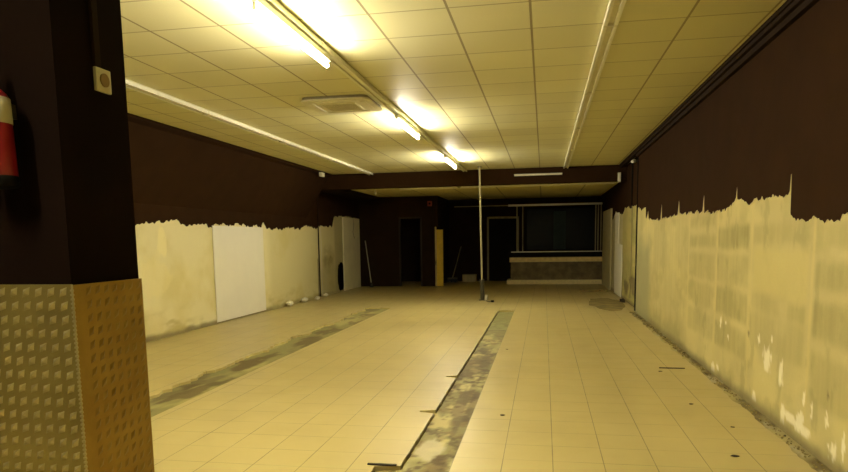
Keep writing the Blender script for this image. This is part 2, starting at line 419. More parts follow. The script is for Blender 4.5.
def right_col(Y, Z):
    c = np.ones(Y.shape + (3,)) * np.array((.57, .51, .27))
    c = mixc(c, (0.68, 0.611, 0.31), sst(.4, .7, fbm(Y * .9, Z * 1.5)))
    D = (.34, .305, .135)
    J = [(-3, 4.93), (5.03, 6.30), (6.42, 7.50), (7.64, 8.92)]
    R = [(4.93 - 1.4, 4.93, 1.42, 1.58, .55), (3.5, 4.93, 1.14, 1.32, .8), (3.5, 4.93, .80, 1.06, .8), (3.5, 4.93, .36, .70, .6), (1.9, 3.4, .4, 1.3, .6), (-2.4, 1.7, .4, 1.3, .6),
         (5.05, 6.32, 1.44, 1.60, .45), (5.05, 6.3, .55, .84, .45), (5.6, 6.3, .86, 1.02, .5), (5.05, 5.4, .86, 1.0, .6),
         (6.42, 7.52, 1.38, 1.60, .85), (6.42, 7.52, 1.03, 1.32, .45), (6.42, 7.52, .70, .97, .75), (6.42, 7.52, .36, .62, .55),
         (7.64, 8.92, 1.62, 1.74, .6), (7.64, 8.92, 1.38, 1.52, .7), (7.64, 8.92, 1.02, 1.30, .55), (7.64, 8.92, .70, .96, .5), (7.64, 8.92, .36, .62, .4)]
    streak = .55 + .9 * (fbm(Y * 16, Z * 1.2) - .3)
    for a, b, z0, z1, s in R:
        c = mixc(c, D, rect(Y, Z, a, b, z0, z1) * np.clip(s * streak, 0, 1))
    c = mixc(c, (0.33, 0.2914, 0.1178), rect(Y, Z, 6.45, 6.85, 1.40, 1.60, .03) * np.clip(vn(Y * 26, Z) * 1.2, 0, 1) * .7)
    c = mixc(c, (.40, .36, .17), sst(.52, .75, fbm(Y * 2.4 + 9, Z * 3.5, 6)) * .45)
    c = mixc(c, (.72, .66, .36), sst(.55, .75, fbm(Y * 1.8 + 2, Z * 2.5 + 6, 6)) * .25)
    c = mixc(c, (.30, .27, .12), sst(.60, .72, fbm(Y * 6 + 2, Z * 4 + 6, 6)) * .35 * (1 - sst(8.8, 9.2, Y)))
    # smooth filler bands at the panel joints
    for yj in (4.98, 6.36, 7.57, 8.98): c = mixc(c, (0.66, 0.5828, 0.2852), (1 - sst(.010, .035, np.abs(Y - yj + .02 * fbm(Z * 5, Y)))) * .6)
    c = mixc(c, (0.62, 0.5499, 0.2604), rect(Y, Z, 5.05, 6.28, 1.02, 1.40, .05) * .8)
    c = mixc(c, (0.5, 0.4418, 0.2046), sst(.35, .62, fbm(Y * 22, Z * .8)) * .35 * sst(8.9, 9.2, Y))
    # white chips where the plaster has flaked
    for cy, cz, ry, rz in ((5.80, .47, .09, .11), (5.47, .44, .045, .075), (5.50, .40, .03, .05), (6.04, .62, .03, .03), (5.72, .66, .02, .03), (7.3, .62, .03, .06), (7.1, .63, .02, .02), (7.0, .5, .02, .02), (5.05, .18, .05, .06), (5.0, .36, .02, .05), (4.85, .30, .015, .05),
                           (5.25, .15, .10, .035), (5.4, .15, .04, .08), (5.0, .12, .12, .03), (4.6, .30, .02, .06), (4.5, .13, .05, .05), (6.1, .10, .05, .04), (4.35, .2, .02, .08), (7.55, .08, .06, .04), (7.35, .12, .04, .03)):
        c = mixc(c, (.98, .96, .88), blob(Y, Z, cy, cz, ry * 1.15, rz * 1.1, .8) * .85)
    for cy, cz in ((6.34, .63), (4.6, .46)):
        c = mixc(c, (.2, .17, .09), blob(Y, Z, cy, cz, .02, .03) * .8)
    # rising damp and dirt near the ground
    c = mixc(c, (.22, .18, .10), (1 - sst(.02, .13, Z + .08 * (fbm(Y * 3, Z * 3) - .5))) * .85)
    c = mixc(c, (.30, .27, .12), sst(8.6, 10, Y) * (1 - sst(.05, .45, Z + .25 * (fbm(Y * 3, Z * 5) - .5))) * .55)
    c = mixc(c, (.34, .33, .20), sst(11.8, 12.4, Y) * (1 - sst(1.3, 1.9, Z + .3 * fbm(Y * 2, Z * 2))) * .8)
    return c
wr = band('wall_right', XR, 1, yy, top, ZC, right_col)

# rear stretch of the right wall, set back a little
RP2 = [(13.9, 2.12), (14.3, 2.15), (15.1, 2.19), (15.6, 2.14), (16.0, 2.22), (16.73, 2.20), (17.1, 2.05), (18.0, 2.13), (18.76, 2.21), (19.1, 2.10), (19.4, 2.02), (20.2, 2.05), (20.74, 2.21), (21.1, 2.32), (22.2, 2.34)]
yy = np.arange(13.9, 22.6, .04)
top = np.interp(yy, [p[0] for p in RP2], [p[1] for p in RP2]) + (vn(yy * 9, yy * 0 + 2) - .5) * .05
def right2_col(Y, Z):
    c = np.ones(Y.shape + (3,)) * np.array((0.5, 0.4418, 0.1922))
    c = mixc(c, (0.36, 0.3384, 0.1302), sst(.4, .65, fbm(Y * 1.5, Z * 2.5)) * (1 - sst(16, 17, Y)))
    c = mixc(c, (.14, .11, .06), blob(Y, Z, 14.9, .45, .8, .22) * .8)
    c = mixc(c, (.14, .11, .06), blob(Y, Z, 16.2, .35, .5, .18) * .8)
    c = mixc(c, (.66, .63, .50), sst(17.0, 17.2, Y) * .5)
    c = mixc(c, (.20, .17, .10), (1 - sst(.01, .035, np.abs(Y - 14.6 + .1 * fbm(Z * 3, Y)))) * sst(.2, .4, Z) * .5)
    c = mixc(c, (.16, .12, .07), (1 - sst(.03, .12, Z)) * .8)
    return c
wr2 = band('wall_right', XR2, 1, yy, top, ZC, right2_col, 40)
mb = MB(); mb.box(XR2, XR2 + .1, 22.5, YB, 0, ZC); mb.box(XR, XR2 + .05, 13.88, 13.91, 0, ZC)
struct(mb.build('wall_right', M['near_black']))

LP = [(-2.6, 1.83), (9.124, 1.817), (9.461, 1.824), (9.683, 1.86), (9.969, 1.867), (10.215, 1.922), (10.272, 1.874), (10.52, 1.829), (10.994, 1.856), (11.427, 1.828), (11.509, 1.885), (12.061, 1.84), (12.582, 1.869), (13.045, 1.857), (13.592, 1.846), (13.706, 1.934), (13.854, 1.828), (14.644, 1.817), (15.266, 1.85), (15.934, 1.835), (16.298, 1.916), (16.82, 1.899), (17.128, 1.851), (17.298, 1.934), (17.97, 1.919), (18.509, 1.927), (18.728, 2.25), (19.823, 2.286), (21.2, 2.242), (21.22, 2.24), (21.4, 2.2)]
yy = np.unique(np.concatenate([np.arange(Y0, 8, .2), np.arange(8, 21.4, .025)]))
top = np.interp(yy, [p[0] for p in LP], [p[1] for p in LP]) + (vn(yy * 14, yy * 0 + 8) - .5) * .06 + (vn(yy * 28, yy * 0 + 3) - .5) * .03 + (vn(yy * 5, yy * 0 + 8) - .5) * .03
def left_col(Y, Z):
    c = np.ones(Y.shape + (3,)) * np.array((.84, .79, .54))
    c = mixc(c, (0.76, 0.6862, 0.372), sst(.4, .7, fbm(Y * 1.2, Z * 1.2 + 7)))
    c = mixc(c, (0.94, 0.8742, 0.5456), blob(Y, Z, 9.75, 1.55, .14, .28) * .8)
    c = mixc(c, (0.9, 0.8272, 0.4836), blob(Y, Z, 9.5, 1.0, .5, .35) * .5)
    c = mixc(c, (0.56, 0.4888, 0.2232), sst(.45, .7, fbm(Y * 1.5, Z * 6)) * (1 - sst(.2, .55, Z)) * .9)
    c = mixc(c, (.24, .20, .11), (1 - sst(.03, .10, Z + .08 * (fbm(Y * 4, Z) - .5))) * .85)
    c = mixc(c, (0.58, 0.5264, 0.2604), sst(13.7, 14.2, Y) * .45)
    c = mixc(c, (.78, .75, .62), (1 - sst(.02, .07, np.abs(Y - 17.55 + .1 * fbm(Z * 4, Y)))) * .9)
    c = mixc(c, (.20, .16, .09), (1 - sst(.02, .06, np.abs(Y - 17.2))) * (1 - sst(1.0, 1.1, Z)) * .8)
    c = mixc(c, (.24, .20, .09), np.clip(1.5 - np.sqrt(((Y - 18.1) / .45) ** 2 + ((Z - 1.02) / .32) ** 2), 0, 1) * .8 * fbm(Y * 3, Z * 6)* 1.6)
    c = mixc(c, (.34, .31, .19), rect(Y, Z, 17.4, 19.3, 0, .8, .2) * .5)
    c = mixc(c, (.40, .37, .23), rect(Y, Z, 18.7, 19.6, 0, 2.3, .1) * .6)
    c = mixc(c, (.12, .08, .04), (1 - sst(.02, .06, np.abs(Y - 20.6 + .1 * fbm(Z * 9, Y)))) * sst(1.5, 1.7, Z) * .6)
    return c
def hole(y, z): return (((y - 19.25) / .36) ** 2 + ((z - .44) / .42) ** 2 + (fbm(y * 5, z * 5) - .5) * .7) < 1
wl = band('wall_left', XL, -1, yy, top, ZC, left_col, 60, hole)
mb = MB(); mb.box(XL - .22, XL - .012, 18.6, 19.9, .0, 1.0)
mb.f = [f for i, f in enumerate(mb.f) if i != 1]; mb.sm = mb.sm[:-1]
mb.build('cavity', M['black'], wl)

# left wall alcove end and back walls
mb = MB(); mb.box(XL - .1, XL, 21.35, YB + .2, 0, ZC)
struct(mb.build('wall_left', M['near_black']))
mb = MB()
bx0, bx1, by = XL, -3.40, 21.35     # boxed room at the rear left, with a doorway
dx0, dx1, dz = -4.70, -3.93, 2.27
mb.box(bx0, dx0, by, by + .1, 0, ZC2); mb.box(dx1, bx1, by, by + .1, 0, ZC2); mb.box(dx0, dx1, by, by + .1, dz, ZC2)
mb.box(bx1 - .1, bx1, by + .1, 22.0, 0, ZC2); mb.box(bx1 - .1, bx1, 22.9, YB, 0, ZC2); mb.box(bx1 - .1, bx1, 22.0, 22.9, 1.98, ZC2)
struct(mb.build('wall_back', M['near_black']))
mb = MB(); mb.box(XL, XR2, YB, YB + .1, 0, ZC2)
struct(mb.build('wall_back', M['near_black']))
mb = MB(); mb.box(XL - .1, XR2 + .1, Y0 - .1, Y0, 0, ZC)
struct(mb.build('wall_front', M['brown']))

# ------------------------------------------------------------------ ceiling
mb = MB(); mb.box(XL, XR + .1, Y0, YBEAM + .02, ZC, ZC + .05)
struct(mb.build('ceiling', M['ceil']))
mb = MB(); mb.box(-5.30, XR2, YBEAM + .3, YB, ZC2, ZC2 + .05)
struct(mb.build('ceiling', M['ceil2']))
mb = MB(); mb.box(XL, XR2, YBEAM, YBEAM + .34, 2.835, ZC + .02)
struct(mb.build('trim_1', M['brown']))
mb = MB(); mb.prism([(XL, ZC), (-5.33, ZC), (-5.33, 3.16), (-5.42, 3.13), (XL, 2.12)], 1, Y0, YBEAM)   # sloped boxing, left
mb.box(-5.35, -5.30, Y0, YBEAM, 3.165, ZC)
struct(mb.build('trim_2', M['brown']))
mb = MB(); mb.box(XL, -5.30, YBEAM + .34, by, 2.84, ZC2 + .04)
struct(mb.build('trim_3', M['near_black']))
mb = MB(); mb.box(1.745, XR, Y0, YBEAM, 3.13, ZC); mb.box(1.725, 1.75, Y0, YBEAM, 3.165, ZC)
mb.box(1.78, XR, Y0, 13.9, 3.08, 3.13)
struct(mb.build('trim_4', M['near_black']))

# ------------------------------------------------------------------ pillar with tread plate
PX, PY0, PY1, PXL = -1.66, 2.09, 2.49, -2.70
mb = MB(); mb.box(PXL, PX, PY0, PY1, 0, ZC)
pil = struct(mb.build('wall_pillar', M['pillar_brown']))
def studs(face, a0, a1, z0, z1, pitch, ht):
    """square grid of raised lozenges; face(a, z, h) -> point"""
    b = MB(); na = int((a1 - a0) / pitch); nz = int((z1 - z0) / pitch); k = 0
    for j in range(nz):
        for i in range(na):
            a = a1 - pitch * (i + .5); z = z1 - pitch * (j + .55)
            if a < a0 + .02 or z < z0 + .02: continue
            hl, hw, hh = pitch * .49, pitch * .29, ht
            ca, sa = math.cos(.85), math.sin(.85)
            pts = []
            for dl, dw in ((hl, 0), (0, hw), (-hl, 0), (0, -hw)):
                pts.append(face(a + dl * ca - dw * sa, z + dl * sa + dw * ca, 0))
            for dl, dw in ((hl * .30, 0), (0, hw * .22), (-hl * .30, 0), (0, -hw * .22)):
                pts.append(face(a + dl * ca - dw * sa, z + dl * sa + dw * ca, hh))
            b.add(pts, [(4, 5, 6, 7), (0, 1, 5, 4), (1, 2, 6, 5), (2, 3, 7, 6), (3, 0, 4, 7)])
    return b
ZP = 1.372
t = thing('tread_plate', 'silvery diamond tread plate cladding the near face of the dark pillar', 'metal sheet', (-2.18, PY0 - .004, 0), 'tread plates round the pillar')
mb = MB(); mb.box(PXL, PX + .004, PY0 - .008, PY0 - .001, 0, ZP, .002); mb.build('sheet', M['tread'], t)
b = studs(lambda a, z, h: (a, PY0 - .008 - h, z), PXL, PX - .004, 0, ZP, .0505, .010)
b.build('raised_pattern', M['tread_worn'], t)['kind'] = 'stuff'
t = thing('tread_plate', 'grimy brown tread plate on the side of the pillar facing the room', 'metal sheet', (PX + .004, 2.3, 0), 'tread plates round the pillar')
mb = MB(); mb.box(PX + .005, PX + .012, PY0 - .006, PY1 + .004, 0, ZP - .002, .002); mb.build('sheet', M['tread_dirty'], t)
b = studs(lambda a, z, h: (PX + .012 + h, a, z), PY0, PY1, 0, ZP, .0505, .0035)
b.build('raised_pattern', M['tread_stained'], t)['kind'] = 'stuff'
# bent corner edge with a saw-like burr
b = MB(); b.box(PX + .006, PX + .013, PY0 - .012, PY0 - .008, 0, ZP, .001)
for k in range(85): z = .02 + k * .0158; b.box(PX + .004, PX + .0165, PY0 - .0155, PY0 - .010, z, z + .007)
ref(b, 'corner_strip', M['tread_worn'], 'thin serrated metal strip along the pillar corner between its two tread plates', 'edge strip')

t = thing('wall_socket', 'square cream wall socket high on the side of the dark pillar', 'socket', (PX + .002, 2.335, 2.085))
mb = MB(); mb.box(PX, PX + .014, 2.292, 2.378, 2.085, 2.172, .004); mb.build('cover_plate', M['offwhite'], t)
mb = MB(); mb.tube((PX + .012, 2.335, 2.129), (PX + .020, 2.335, 2.129), .025, n=20)
s_ = mb.build('outlet', plain('brown_plastic', (.30, .21, .10), .5), t)
mb = MB(); mb.box(PX, PX + .014, 2.292, 2.325, 2.175, ZC - .001, .003)
ref(mb, 'cable_trunking', M['near_black'], 'dark vertical cable trunking rising above the cream wall socket', 'trunking')

# fire extinguisher hanging on the near face
ex, ey = -1.832, 1.985
t = thing('fire_extinguisher', 'red fire extinguisher with cream label hanging on the dark pillar', 'fire extinguisher', (ex, ey, 1.70))
t.rotation_euler.y = -.035
R_ = .068
mb = MB(); mb.lathe((ex, ey, 1.713), [(.0, .0), (R_ * .9, 0), (R_, .012), (R_, .292), (R_ * .90, .306), (R_ * .66, .322), (R_ * .36, .334), (R_ * .30, .385), (0, .385)]); mb.build('cylinder', M['red'], t)
mb = MB(); mb.lathe((ex, ey, 1.713), [(R_ + .001, .205), (R_ + .002, .206), (R_ + .002, .290), (R_ + .001, .291)]); mb.build('paper_label', M['offwhite'], t)
mb = MB(); mb.lathe((ex, ey, 1.708), [(0, 0), (R_ * .97, 0), (R_ + .002, .012), (R_ + .002, .035), (R_, .037)]); mb.build('base_ring', M['black'], t)
mb = MB(); mb.tube((ex, ey, 2.093), (ex, ey, 2.128), .018); mb.box(ex - .014, ex + .014, ey - .04, ey + .03, 2.123, 2.138, .004); v_ = mb.build('valve', M['darksteel'], t)
mb = MB(); mb.box(ex - .010, ex + .010, ey - .12, ey - .01, 2.153, 2.163, .003); mb.box(ex - .010, ex + .010, ey - .10, ey - .01, 2.123, 2.131, .003); mb.build('lever', M['black'], t)
mb = MB(); mb.path([(ex - .015, ey, 2.075), (ex - .06, ey - .02, 2.06), (ex - .085, ey - .02, 1.99), (ex - .085, ey - .01, 1.80), (ex - .082, ey, 1.74)], .009); mb.build('hose', M['black'], t)
mb = MB(); mb.box(ex - .02, ex + .02, ey + .06, PY0 - .0005, 1.95, 2.00); mb.build('bracket', M['darksteel'], t)

# ------------------------------------------------------------------ ceiling light rails
def rail(x, ya, yb, label, mat_b, width=.085):
    t = thing('light_rail', label, 'ceiling rail', (x, (ya + yb) / 2, 3.14), 'ceiling light rails')
    h = width / 2
    mb = MB(); mb.box(x - h, x + h, ya, yb, 3.165, ZC); mb.build('channel', mat_b, t)
    mb = MB(); mb.box(x - h - .012, x - h + .018, ya, yb, 3.145, 3.185, .003); mb.box(x + h - .018, x + h + .012, ya, yb, 3.145, 3.185, .003)
    mb.build('side_lip', M['white'], t)
    y = ya + .6
    while y < yb - .3:
        mb = MB(); mb.box(x - h - .014, x + h + .014, y, y + .035, 3.143, 3.19); y += 2.48
        mb.build('joint_cover', M['offwhite'], t)
    return t
rail(-4.27, Y0 + .1, 16.3, 'long white empty light rail on the ceiling near the left wall', M['offwhite'])
rail(.50, Y0 + .1, 16.3, 'long white empty light rail on the ceiling nearest the right wall', M['offwhite'])
rail(-1.90, Y0 + .1, 16.3, 'white ceiling rail in the middle that carries the lit fluorescent tubes', M['white'], .075)

def make_batten(x, ya, yb, label):
    t = thing('fluorescent_light', label, 'ceiling light', (x, (ya + yb) / 2, 3.04), 'lit fluorescent lights in a row on the middle rail')
    mb = MB(); mb.box(x - .03, x + .03, ya, yb, 3.09, 3.141, .006); mb.build('housing', M['white'], t)
    for y in (ya + .02, yb - .02):
        mb = MB(); mb.box(x - .012, x + .012, y - .008, y + .008, 3.042, 3.098, .003); mb.build('lamp_holder', M['offwhite'], t)
    mb = MB(); mb.tube((x, ya + .03, 3.055), (x, yb - .03, 3.055), .017, n=10); mb.build('tube', M['tube'], t)
    return t
def dup(t, loc, label, power=None):
    r = t.copy(); COL.objects.link(r); r.location = loc; r['label'] = label
    for ch in list(t.children):
        c_ = ch.copy(); COL.objects.link(c_); c_.parent = r
        if power and ch.data.materials[0] == M['tube']:
            nm = M['tube'].copy(); nm.node_tree.nodes['Principled BSDF'].inputs['Emission Strength'].default_value = TUBE * power
            c_.material_slots[0].link = 'OBJECT'; c_.material_slots[0].material = nm
    return r
b0 = make_batten(-1.90, 4.30, 5.84, 'brightly lit fluorescent tube light, the largest one seen whole, before the square air vent')
dup(b0, (-1.90, 3.50, 3.04), 'brightly lit fluorescent tube light cut off by the top edge of the picture')
dup(b0, (-1.90, 9.40, 3.04), 'lit fluorescent tube light second along the row, right of the square air vent', 1.15)
dup(b0, (-1.90, 13.72, 3.04), 'lit fluorescent tube light farthest along the row, close to the dark beam', 1.55)
dup(b0, (-1.90, .30, 3.04), 'lit fluorescent tube light overhead beside the dark pillar, beyond the top edge of the picture')

# ------------------------------------------------------------------ cassette air conditioner in the ceiling
ax0, ax1, ay0, ay1 = -2.86, -2.02, 7.62, 8.46
t = thing('ceiling_air_vent', 'square cassette air vent with rounded corners set in the tiled ceiling', 'air conditioner', ((ax0 + ax1) / 2, (ay0 + ay1) / 2, 3.15))
def rrect(x0, x1, y0, y1, r, n=6):
    p = []
    for cx, cy, a in ((x1 - r, y1 - r, 0), (x0 + r, y1 - r, 90), (x0 + r, y0 + r, 180), (x1 - r, y0 + r, 270)):
        for i in range(n + 1): th = math.radians(a + 90 * i / n); p.append((cx + r * math.cos(th), cy + r * math.sin(th)))
    return p
mb = MB(); mb.prism(rrect(ax0 + .02, ax1 - .02, ay0 + .02, ay1 - .02, .08), 2, 3.168, ZC - .001); mb.build('recess', M['frame'], t)
mb = MB(); mb.prism(rrect(ax0, ax1, ay0, ay1, .11), 2, 3.150, 3.168); mb.build('panel', M['offwhite'], t)
mb = MB(); mb.box(ax0 + .2, ax1 - .2, ay0 + .2, ay1 - .2, 3.142, 3.151, .003)
g = mb.build('grille', M['offwhite'], t)
mb = MB()
for k in range(14): y = ay0 + .225 + k * .029; mb.box(ax0 + .22, ax1 - .22, y, y + .006, 3.139, 3.144)
mb.build('grille_slats', plain('yellowed_slats', (.45, .42, .30), .6), g)
for (a, b_, c_, d) in ((ax0 + .15, ax1 - .15, ay0 + .07, ay0 + .13), (ax0 + .15, ax1 - .15, ay1 - .13, ay1 - .07), (ax0 + .07, ax0 + .13, ay0 + .15, ay1 - .15), (ax1 - .13, ax1 - .07, ay0 + .15, ay1 - .15)):
    mb = MB(); mb.box(a, b_, c_, d, 3.144, 3.151, .002); mb.build('louvre', M['offwhite'], t)

# ------------------------------------------------------------------ wall boards on the left wall
t = MB(); t.box(XL + .006, XL + .022, 11.41, 13.63, .03, 1.835, .003)
ref(t, 'wall_board', M['board'], 'smooth white board fixed to the left wall between rough plaster areas', 'board', 'pale boards on the left wall')
t = thing('wall_board', 'tall pale board at the far left corner, taller than the plaster', 'board', (XL + .05, 20.4, 0), 'pale boards on the left wall')
mb = MB(); mb.box(XL + .01, XL + .05, 19.45, 21.25, .0, 2.24, .005); mb.build('panel', plain('greyish_board', (.85, .82, .66), .6, var=.06, sc=2), t)
mb = MB(); mb.path([(XL + .053, 20.5, 2.2), (XL + .055, 20.55, 1.95), (XL + .053, 20.45, 1.8), (XL + .053, 20.6, 1.6)], .008); mb.build('cable', plain('brown_cable', (.22, .15, .07), .6), t)

# pipes, conduits and boxes
def pipe(label, pts, r, mat, name='pipe', cat='pipe', group=None, n=10):
    mb = MB(); mb.path(pts, r, n); return ref(mb, name, mat, label, cat, group)
pipe('thin dark conduit running down the left wall to the floor', [(XL + .02, 17.25, .02), (XL + .02, 17.25, 2.79)], .016, M['near_black'])
t = thing('junction_box', 'small white junction box under the ceiling on the left wall', 'junction box', (XL + .75, 15.5, 3.03))
mb = MB(); mb.box(-5.30, -5.235, 15.35, 15.57, 3.06, 3.16, .006); mb.build('box_body', M['offwhite'], t)
mb = MB(); mb.box(-5.236, -5.228, 15.37, 15.55, 3.07, 3.15, .003); mb.build('lid', M['white'], t)
pipe('thin black conduit on the right wall where paint and pale plaster meet the recess', [(XR - .013, 13.80, .03), (XR - .013, 13.80, 3.07)], .014, M['black'])
pipe('second dark conduit farther back on the right wall, ending above the plaster', [(XR2 - .02, 15.3, 2.20), (XR2 - .02, 15.3, 3.19)], .02, M['black'])
pipe('fine grey cable hanging over the pale plaster in the right wall recess', [(XR2 - .012, 15.3, 2.18), (XR2 - .012, 15.25, 1.5), (XR2 - .012, 15.35, .15)], .008, M['frame'], 'cable', 'cable')

# small fixtures at the right end of the beam
t = thing('emergency_light', 'small white upright lamp box at the right end of the dark beam', 'lamp', (1.735, 16.33, 2.80))
mb = MB(); mb.box(1.70, 1.77, 16.35, 16.40, 2.80, 3.02, .006); mb.build('lamp_base', M['offwhite'], t)
mb = MB(); mb.box(1.705, 1.765, 16.31, 16.35, 2.82, 3.00, .012); mb.build('lamp_cover', M['white'], t)
t = thing('motion_sensor', 'tiny pale round sensor high on the right wall under the ceiling', 'sensor', (XR2 - .03, 14.7, 3.08))
mb = MB(); mb.tube((XR2, 14.7, 3.09), (XR2 - .07, 14.7, 3.09), .022); mb.build('arm', M['darksteel'], t)
mb = MB(); mb.tube((XR2 - .07, 14.68, 3.09), (XR2 - .12, 14.6, 3.07), .042, .03, n=14); mb.build('head', M['white'], t)

# unlit tubes
def dead_batten(x0, x1, y, z, label, cat='ceiling light'):
    t = thing('unlit_fluorescent_light', label, cat, ((x0 + x1) / 2, y, z))
    mb = MB(); mb.box(x0, x1, y + .035, y + .07, z - .02, z + .03, .004); mb.build('housing', M['offwhite'], t)
    for x in (x0 + .015, x1 - .015):
        mb = MB(); mb.box(x - .012, x + .012, y - .01, y + .036, z - .018, z + .018, .003); mb.build('lamp_holder', M['offwhite'], t)
    mb = MB(); mb.tube((x0 + .026, y, z), (x1 - .026, y, z), .016, n=10); mb.build('tube', M['deadtube'], t)
dead_batten(-.72, .42, YBEAM - .071, 3.03, 'unlit white fluorescent tube on the face of the dark beam')
mb = MB(); mb.box(-3.9, 1.80, 17.95, 18.02, ZC2 - .035, ZC2, .004); mb.box(-3.9, 1.80, 17.965, 18.005, ZC2 - .045, ZC2 - .034)
ref(mb, 'cable_trunking', M['white'], 'long white trunking running across the low rear ceiling', 'trunking')
mb = MB(); mb.box(-2.23, -2.13, 17.25, 17.36, ZC2 - .07, ZC2, .01); mb.tube((-2.18, 17.3, ZC2 - .09), (-2.18, 17.3, ZC2 - .06), .03)
ref(mb, 'smoke_detector', M['frame'], 'small dark detector on the low rear ceiling behind the farthest lit tube', 'detector')
mb = MB(); mb.tube((-4.42, 17.3, 2.93), (-4.42, 17.3, 2.80), .008); mb.tube((-4.42, 17.3, 2.80), (-4.42, 17.3, 2.74), .022, .03)
ref(mb, 'lamp_socket', M['white'], 'tiny white bulb holder hanging from the low ceiling at left', 'lamp holder')

# ------------------------------------------------------------------ rear left: doorway, alarm, mop, post
t = thing('fire_alarm', 'small dark red alarm box high on the black wall beside the doorway', 'alarm', (-3.65, by - .03, 2.60))
mb = MB(); mb.box(-3.72, -3.58, by - .045, by - .001, 2.60, 2.76, .008); mb.build('box_body', plain('faded_red_plastic', (.30, .03, .015), .45), t)
mb = MB(); mb.tube((-3.65, by - .045, 2.68), (-3.65, by - .06, 2.68), .035, n=18); mb.build('call_point', M['black'], t)

d = thing('door_1', None, None, ((dx0 + dx1) / 2, by, 0)); struct(d)
mb = MB(); mb.box(dx0, dx0 + .05, by - .015, by + .1, 0, dz); mb.box(dx1 - .05, dx1, by - .015, by + .1, 0, dz); mb.box(dx0, dx1, by - .015, by + .1, dz - .05, dz)
mb.build('door_frame', plain('dark_wood_frame', (.018, .012, .008), .7), d)

t = thing('door_leaf', 'narrow yellow varnished door leaf standing upright at the corner of the black wall', 'door', (-3.35, 21.25, 0))
mb = MB(); mb.box(-3.43, -3.22, 21.25, 21.29, .01, 1.84, .004); mb.build('leaf', M['yellow'], t)
mb = MB(); mb.box(-3.475, -3.435, 21.21, 21.30, .0, 1.93, .004); mb.build('edge_strip', plain('pale_yellow_edge', (.55, .46, .22), .5), t)
mb = MB(); mb.tube((-3.455, 21.21, .78), (-3.455, 21.18, .78), .014); mb.box(-3.465, -3.445, 21.20, 21.212, .70, .84); mb.build('door_latch', M['darksteel'], t)

t = thing('mop', 'grey mop handle leaning against the black wall by the pale board', 'mop', (-5.55, 21.0, 0))
mb = MB(); mb.tube((-5.58, 21.02, .10), (-5.83, 21.30, 1.52), .017, n=10); mb.build('handle', M['steel'], t)
mb = MB(); mb.tube((-5.575, 21.01, .0), (-5.58, 21.02, .15), .045, .022, n=12)
for k in range(14):
    a = 2 * PI * k / 14; mb.tube((-5.575 + .02 * math.cos(a), 21.01 + .02 * math.sin(a), .08), (-5.575 + .06 * math.cos(a), 21.01 + .06 * math.sin(a), .004), .008, n=6)
mb.build('mop_head', M['blue'], t)

t = thing('broom', 'long broom with dark head leaning back beside the yellow door', 'broom', (-3.2, 23.1, 0))
mb = MB(); mb.tube((-3.20, 23.3, .14), (-2.96, 23.93, 1.26), .018, n=10); mb.build('handle', M['steel'], t)
mb = MB(); mb.box(-3.38, -3.02, 23.24, 23.32, .12, .17, .008); b_ = mb.build('broom_head', M['darksteel'], t)
mb = MB()
for k in range(30):
    x = -3.37 + .34 * k / 29; mb.tube((x, 23.28, .12), (x + rnd.uniform(-.02, .02), 23.28 + rnd.uniform(-.03, .03), .0), .008, .010, n=5)
mb.build('bristles', M['blue'], t)

t = thing('cardboard_box', 'low pale box on the floor against the back wall', 'box', (-2.63, 23.6, 0))
mb = MB(); mb.box(-2.86, -2.38, 23.45, 23.8, 0, .26, .006); mb.build('box_body', plain('dusty_pale_card', (.5, .45, .3), .8), t)
mb = MB(); mb.box(-2.87, -2.37, 23.44, 23.62, .26, .268); mb.box(-2.87, -2.37, 23.63, 23.81, .26, .268); mb.build('flap', plain('card_flap', (.36, .33, .24), .8), t)

# ------------------------------------------------------------------ rear door
d = thing('door_2', None, None, (-1.45, YB - .05, 0)); struct(d)
mb = MB()
mb.box(-2.02, -1.95, YB - .07, YB, 0, 2.30, .005); mb.box(-.95, -.88, YB - .07, YB, 0, 2.30, .005); mb.box(-2.02, -.88, YB - .07, YB, 2.23, 2.30, .005)
mb.build('door_frame', M['frame'], d)
mb = MB(); mb.box(-1.95, -.95, YB - .03, YB - .002, .01, 2.23); lf = mb.build('door_leaf', M['black'], d)
mb = MB(); mb.tube((-1.06, YB - .03, 1.05), (-1.06, YB - .08, 1.05), .012); mb.tube((-1.06, YB - .08, 1.05), (-1.18, YB - .08, 1.05), .011); mb.build('door_handle', M['darksteel'], lf)

# ------------------------------------------------------------------ bar counter with frame above
cx0, cx1, cy0, cy1 = -1.12, 1.90, 22.3, 22.9
t = thing('bar_counter', 'long panelled bar counter with black top against the dark rear opening', 'counter', ((cx0 + cx1) / 2, 22.6, 0))
mb = MB(); mb.box(cx0 + .05, cx1, cy0 + .05, cy1, .14, .90); mb.build('carcass', M['panelwood'], t)
mb = MB()
for k in range(3): z = .16 + k * .19; mb.box(cx0 + .03, cx1, cy0 + .03, cy0 + .052, z, z + .182, .004)
mb.build('front_panelling', M['panelwood'], t)
mb = MB(); mb.box(cx0 - .01, cx1, cy0 - .005, cy0 + .06, .73, .885, .006); mb.build('upper_rail', M['wood'], t)
mb = MB(); mb.box(cx0 - .10, cx1, cy0 - .10, cy1, 0, .14, .008); mb.build('plinth', plain('pale_plinth', (.80, .72, .46), .6, var=.12), t)
mb = MB(); mb.box(cx0 - .05, cx1, cy0 - .06, cy1 + .05, .90, 1.06, .008); mb.build('countertop', M['black'], t)
mb = MB(); mb.box(cx0 + .05, cx1, cy0 - .065, cy0 - .055, 1.055, 1.085); mb.build('edge_trim', M['steel'], t)

